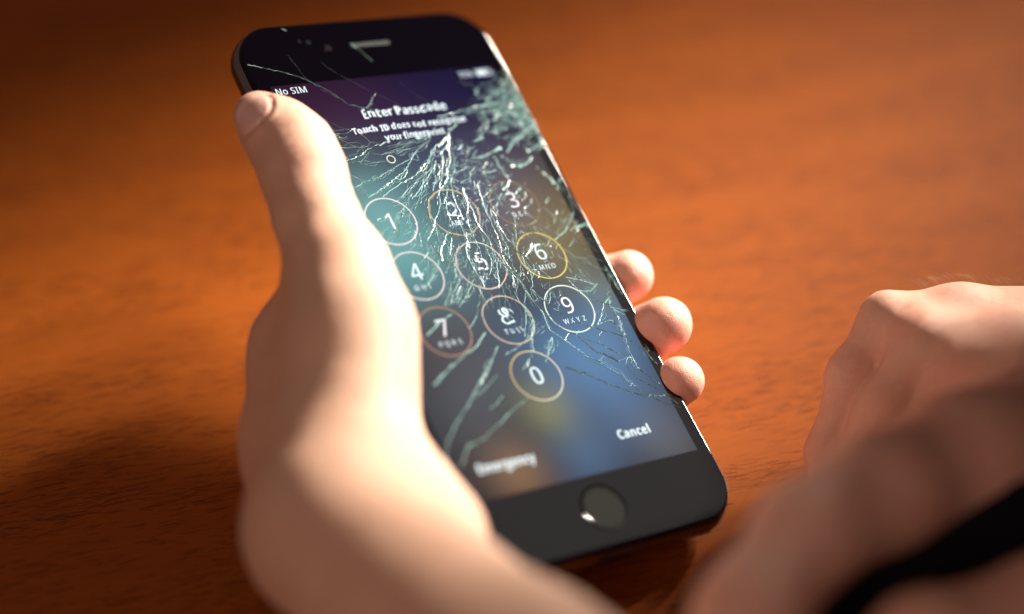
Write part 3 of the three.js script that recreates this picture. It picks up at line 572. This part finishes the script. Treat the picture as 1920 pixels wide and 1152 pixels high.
function leftHand(x, y, z) {
  let body = smin(thumb(x, y, z, 4), thenar(x, y, z, 6), 7);
  body = smin(body, smin(handBack(x, y, z, 8), palm(x, y, z, 6), 9), 13);
  body = smin(body, wrist(x, y, z, 10), 10);
  let d = body;
  for (const f of fingersL) d = Math.min(d, smin(body, f(x, y, z, 2.5), 4));
  if (d < 3 && d > -3) {
    // creases over the thumb joint, gentle unevenness everywhere
    const u = (x - ip.x) * ipAxis.x + (y - ip.y) * ipAxis.y + (z - ip.z) * ipAxis.z, w = near(ip, x, y, z, 6.5), nx = x - nailC.x, ny = y - nailC.y, nz = z - nailC.z, nw = nx * nailN.x + ny * nailN.y + nz * nailN.z;
    if (nw > -3.5 && nx * nx + ny * ny + nz * nz < 90) { const a = Math.abs(nx * nailU.x + ny * nailU.y + nz * nailU.z) / nailA, bv = (nx * nailV.x + ny * nailV.y + nz * nailV.z) / nailB, m = Math.pow(a ** 2.6 + Math.abs(bv) ** 2.6, 1 / 2.6); d += (0.2 * Math.exp(-(((m - 1.03) / 0.07) ** 2)) - 0.28 * Math.exp(-(((m - 1.25) / 0.12) ** 2))) * smooth(0.75, 0.2, bv) * smooth(-3.5, -1, nw); }
    const uw = u + 0.7 * n3(x * 0.22, y * 0.22, z * 0.22); let cr = 0; for (const q of [-3.4, -1.6, -0.3, 1.5, 3.2]) cr += Math.exp(-(((uw - q) / 0.5) ** 2));
    d += w * 0.08 * cr + 0.08 * n3(x * 0.09, y * 0.09, z * 0.09) + 0.03 * n3(x * 0.5, y * 0.5, z * 0.5);
  }
  return d;
}
const tipT = px(484, 218, 448);
const lHandOrigin = camToWorld(px(700, 900, 420));
const lHand = handMesh('hand', leftHand, [-72, -118, -506], [48, 52, -318], 0.9, (x, y, z) => {
  let c = SKIN.slice(); const m = 0.5 + 0.5 * n3(x * 0.07, y * 0.07, z * 0.07), s = 0.5 + 0.5 * n3(x * 0.9, y * 0.9, z * 0.9);
  c = mixc(c, PALE, 0.45 * m); c = mixc(c, PINK, 0.3 * clamp(n3(x * 0.22 + 5, y * 0.22, z * 0.22)));
  c = mixc(c, PINK, clamp(0.55 * near(tipT, x, y, z, 8) + tipsL.reduce((a, [t]) => a + 0.95 * near(t, x, y, z, 9), 0) + 0.3 * near(ip, x, y, z, 7)));
  return c.map((v) => v * (0.96 + 0.08 * s));
}, lHandOrigin);
tag(lHand, 'slim bare hand gripping the cracked phone, its thumb lying along the edge', 'hand');
// thumb nail: a thin curved plate seated on the tip
{
  const centre = nailC, axis = nailV, nrm = nailN, side = nailU, nu = 26, nv = 26, pos = [], idx = [], a = nailA, b = nailB, rot = new THREE.Matrix4().extractRotation(CAM);
  for (let j = 0; j <= nv; j++) for (let i = 0; i <= nu; i++) {
    const s = i / nu * 2 - 1, t = j / nv * 2 - 1, m = Math.max(Math.abs(s), Math.abs(t)), R = m / Math.pow(Math.abs(s) ** 2.6 + Math.abs(t) ** 2.6 + 1e-9, 1 / 2.6), u = s * R * a, v = t * R * b, rim = smooth(0.86, 1, m);
    const q = centre.clone().addScaledVector(side, u).addScaledVector(axis, v).addScaledVector(nrm, 9);
    for (let k = 0; k < 60; k++) { const d = leftHand(q.x, q.y, q.z) - (0.22 - 0.42 * rim); if (d < 0.01) break; q.addScaledVector(nrm, -Math.min(d, 0.6)); }
    pos.push(...camToWorld(q).sub(lHandOrigin).toArray());
    if (i && j) { const p = j * (nu + 1) + i; idx.push(p - nu - 2, p - nu - 1, p, p - nu - 2, p, p - 1); }
  }
  const g = new THREE.BufferGeometry();
  g.setAttribute('position', new THREE.Float32BufferAttribute(pos, 3)); g.setIndex(idx); g.computeVertexNormals();
  part('thumb_nail', g, new THREE.MeshPhysicalMaterial({ color: C(0.76, 0.46, 0.41), roughness: 0.24, ior: 1.5, clearcoat: 0.6, clearcoatRoughness: 0.2, side: THREE.DoubleSide }), lHand);
}

// ---- the other hand: loosely curled on the table beside the phone
const rBack = [
  chain([J(1668, 604, 458, 46), J(1800, 606, 460, 62), J(2150, 640, 462, 95)]),
  chain([J(1738, 648, 450, 55), J(1900, 676, 449, 80), J(2200, 740, 449, 120)]),
  chain([J(1815, 706, 446, 66), J(1960, 740, 438, 95), J(2220, 850, 430, 130)]),
  chain([J(1900, 800, 424, 90), J(2050, 850, 418, 110), J(2280, 960, 410, 140)]),
];
const rFingers = [
  chain([J(1662, 598, 458, 45), J(1600, 705, 458, 45), J(1556, 850, 458, 41), J(1560, 960, 450, 36)]),
  chain([J(1735, 646, 449, 54), J(1660, 770, 449, 50), J(1596, 890, 452, 45), J(1600, 1000, 442, 40)]),
  chain([J(1812, 704, 445, 62), J(1715, 840, 446, 56), J(1640, 960, 436, 50), J(1650, 1060, 428, 44)]),
];
const rIndex = chain([J(2080, 790, 430, 140), J(1820, 862, 406, 100), J(1652, 926, 389, 80), J(1512, 1006, 376, 72), J(1402, 1160, 363, 70), J(1330, 1320, 355, 68)]);
const rThumb = chain([J(2150, 1060, 398, 120), J(1960, 1160, 378, 110), J(1740, 1230, 366, 112), J(1560, 1380, 360, 92)]);
const rPalm = chain([J(2000, 900, 425, 130), J(2200, 1000, 420, 170)]);
function rightHand(x, y, z) {
  let back = 1e3;
  for (const f of rBack) back = back > 900 ? f(x, y, z, 4) : smin(back, f(x, y, z, 4), 6);
  back = smin(back, rPalm(x, y, z, 4), 8);
  let d = back;
  for (const f of rFingers) d = smin(d, smin(back, f(x, y, z, 4), 5), 1.8);
  d = smin(d, rIndex(x, y, z, 14), 4);
  d = Math.min(d, smin(back, rThumb(x, y, z, 5), 6));
  if (d < 3 && d > -3) d += 0.10 * n3(x * 0.08, y * 0.08, z * 0.08) + 0.035 * n3(x * 0.5, y * 0.5, z * 0.5);
  return d;
}
const rHandOrigin = camToWorld(px(1750, 800, 440));
const rHand = handMesh('hand', rightHand, [20, -92, -496], [150, 14, -338], 1.1, (x, y, z) => {
  let c = SKIN.slice(); const m = 0.5 + 0.5 * n3(x * 0.08 + 7, y * 0.08, z * 0.08), s = 0.5 + 0.5 * n3(x * 0.9, y * 0.9, z * 0.9);
  c = mixc(mixc(c, PALE, 0.3), PINK, 0.25 + 0.35 * m);
  return c.map((v) => v * (0.95 + 0.1 * s));
}, rHandOrigin);
rHand.name = 'hand_001';
tag(rHand, 'loosely curled bare hand with shaded fingers resting on the table beside the phone', 'hand');
// fine hairs on the back of that hand
{
  const hs = [], up = new THREE.Vector3();
  for (let i = 0; i < 60; i++) {
    const x = rr(1730, 1935), base = px(x, 620 + rr(-30, 20), 460);
    let q = base.clone(); q.y = 14; for (let k = 0; k < 80; k++) { const d = rightHand(q.x, q.y, q.z); if (d < 0.02) break; q.y -= Math.min(d, 0.5); }
    if (Math.abs(rightHand(q.x, q.y, q.z)) > 0.2) continue;
    const g = gradient(rightHand, q.x, q.y, q.z), dir = g.clone().multiplyScalar(0.55).add(new THREE.Vector3(-0.75, 0.1, rr(-0.3, 0.3))).normalize(), Ln = rr(1.6, 3.4), p2 = q.clone().addScaledVector(dir, Ln * 0.5).addScaledVector(g, 0.25), p3 = q.clone().addScaledVector(dir, Ln);
    const crv = new THREE.CatmullRomCurve3([q, p2, p3].map((v) => camToWorld(v).sub(rHandOrigin)));
    hs.push(new THREE.TubeGeometry(crv, 5, 0.000016, 3));
  }
  const m = part('hair', mergeGeometries(hs), new THREE.MeshPhysicalMaterial({ color: C(0.35, 0.2, 0.11), roughness: 0.5 }), rHand); m.userData.kind = 'stuff';
}
// added blocker, just outside the picture, keeps the lamp's light off the knuckles
{
  const c = new THREE.CatmullRomCurve3([J(2465, 980, 402, 0), J(2462, 720, 402, 0), J(2462, 500, 402, 0), J(2470, 230, 402, 0)].map(([v]) => v)), n = 40, m = 48, pos = [], idx = [];
  for (let i = 0; i <= n; i++) {
    const t = i / n, p = c.getPoint(t), d = c.getTangent(t), s = new THREE.Vector3().crossVectors(new THREE.Vector3(0, 0, 1), d).normalize(), u = new THREE.Vector3().crossVectors(d, s).normalize();
    for (let j = 0; j < m; j++) { const a = j / m * 2 * Math.PI, q = p.clone(), R = (46 + 1 * t) * (1 + 0.05 * n3(Math.cos(a) * 1.5, Math.sin(a) * 1.5, t * 9)) + (i < 2 ? -1 : 0); q.addScaledVector(s, R * Math.cos(a)).addScaledVector(u, R * Math.sin(a)); pos.push(...camToWorld(q).sub(rHandOrigin).toArray()); }
    if (i) for (let j = 0; j < m; j++) { const k = (j + 1) % m, A = (i - 1) * m; idx.push(A + j, A + k, i * m + k, A + j, i * m + k, i * m + j); }
  }
  const g = new THREE.BufferGeometry(); g.setAttribute('position', new THREE.Float32BufferAttribute(pos, 3)); g.setIndex(idx); g.computeVertexNormals();
  part('added_light_blocker', g, new THREE.MeshPhysicalMaterial({ color: C(0.03, 0.03, 0.04), roughness: 0.95, side: THREE.DoubleSide }), rHand);
}
// ---- black band between that hand's forefinger and thumb
{
  const c = new THREE.CatmullRomCurve3([J(1440, 1260, 372, 0), J(1530, 1140, 378, 0), J(1645, 1050, 386, 0), J(1790, 1002, 392, 0), J(1960, 978, 396, 0), J(2120, 985, 400, 0)].map(([v]) => v)), n = 60, m = 20, pos = [], idx = [], o = camToWorld(px(1700, 1040, 390));
  for (let i = 0; i <= n; i++) {
    const t = i / n, p = c.getPoint(t), d = c.getTangent(t), zax = new THREE.Vector3(0, 0, 1), s = new THREE.Vector3().crossVectors(zax, d).normalize(), u = new THREE.Vector3().crossVectors(d, s).normalize();
    for (let j = 0; j < m; j++) { const a = j / m * 2 * Math.PI, cx = Math.sign(Math.cos(a)) * Math.abs(Math.cos(a)) ** 0.6, cy = Math.sign(Math.sin(a)) * Math.abs(Math.sin(a)) ** 0.6; const q = p.clone().addScaledVector(s, cx * 8.0).addScaledVector(u, cy * 1.5); pos.push(...camToWorld(q).sub(o).toArray()); }
    if (i) for (let j = 0; j < m; j++) { const k = (j + 1) % m, A = (i - 1) * m; idx.push(A + j, A + k, i * m + k, A + j, i * m + k, i * m + j); }
  }
  const g = new THREE.BufferGeometry(); g.setAttribute('position', new THREE.Float32BufferAttribute(pos, 3)); g.setIndex(idx); g.computeVertexNormals();
  const b = part('strip', g, new THREE.MeshPhysicalMaterial({ color: C(0.0022, 0.0018, 0.0045), roughness: 0.7, specularIntensity: 0.3 }), scene);
  b.position.copy(o);
  tag(b, 'plain black strip crossing below the forefinger of the curled hand', 'strip');
}

// ---------------------------------------------------------------- the lamps, outside the picture; heads, panel and fill light are added
const paint = new THREE.MeshPhysicalMaterial({ color: C(0.05, 0.05, 0.055), roughness: 0.5 });
{
  const lamp = new THREE.Group(); lamp.name = 'unseen_key_lamp'; lamp.position.copy(keyPos); scene.add(lamp);
  tag(lamp, 'unseen dark metal lamp, five shaded bulbs added for soft shadows, aimed at the phone', 'lamp');
  const pts = [[0.03, -0.12], [0.045, -0.115], [0.06, -0.06], [0.076, 0.0], [0.079, 0.0], [0.064, -0.062], [0.047, -0.12]].map(([r, z]) => new THREE.Vector2(r, z));
  const sh = new THREE.LatheGeometry(pts, 40); sh.rotateX(Math.PI / 2);
  const bulbG = new THREE.SphereGeometry(0.05, 24, 16), glow = new THREE.MeshStandardMaterial({ color: C(0.8, 0.8, 0.8), emissive: C(1, 0.89, 0.74), emissiveIntensity: 3 });
  const hub = keyPos.clone().addScaledVector(keyPos.clone().sub(aim).normalize(), 0.2), bars = [];
  for (const at of headSpots) {
    const head = part('lamp_shade', sh, paint, lamp); head.position.copy(at).sub(keyPos);
    head.quaternion.setFromRotationMatrix(new THREE.Matrix4().lookAt(aim, at, new THREE.Vector3(0, 1, 0)));
    part('bulb', bulbG, glow, head);
    bars.push(new THREE.TubeGeometry(new THREE.LineCurve3(hub.clone().sub(keyPos), at.clone().addScaledVector(at.clone().sub(aim).normalize(), 0.118).sub(keyPos)), 2, 0.008, 8));
  }
  part('arms', mergeGeometries(bars), paint, lamp);
}
{
  const pl = new THREE.Group(); pl.name = 'added_reflection_panel'; pl.position.copy(panelPos); pl.up.copy(panelUp); pl.lookAt(0, 0.03, 0); scene.add(pl);  // panel added for its grey reflection in the phone
  tag(pl, 'flat light panel in a dark frame, added to be mirrored in the phone glass', 'light panel');
  const dif = new THREE.PlaneGeometry(0.25, 0.33); dif.translate(0, 0, -0.004);
  part('diffuser', dif, new THREE.MeshStandardMaterial({ color: C(0.6, 0.6, 0.6), emissive: C(1, 0.93, 0.86), emissiveIntensity: 0.1 }), pl);
  const back = new RoundedBoxGeometry(0.27, 0.35, 0.02, 2, 0.004); back.translate(0, 0, -0.02);
  part('panel_frame', back, paint, pl);
}
{
  const wl = new THREE.Group(); wl.name = 'added_fill_light'; wl.position.copy(fillPos); wl.lookAt(0, 0.03, 0); scene.add(wl);  // body of the added fill light
  tag(wl, 'added square fill lamp with a warm frosted front, behind the viewer', 'fill light');
  const dif = new THREE.PlaneGeometry(0.5, 0.5); dif.translate(0, 0, -0.004);
  part('diffuser', dif, new THREE.MeshStandardMaterial({ color: C(0.6, 0.6, 0.6), emissive: C(1, 0.70, 0.50), emissiveIntensity: 0.5 }), wl);
  const back = new RoundedBoxGeometry(0.53, 0.53, 0.02, 2, 0.004); back.translate(0, 0, -0.02);
  part('light_frame', back, paint, wl);
}

renderer.render(scene, camera);
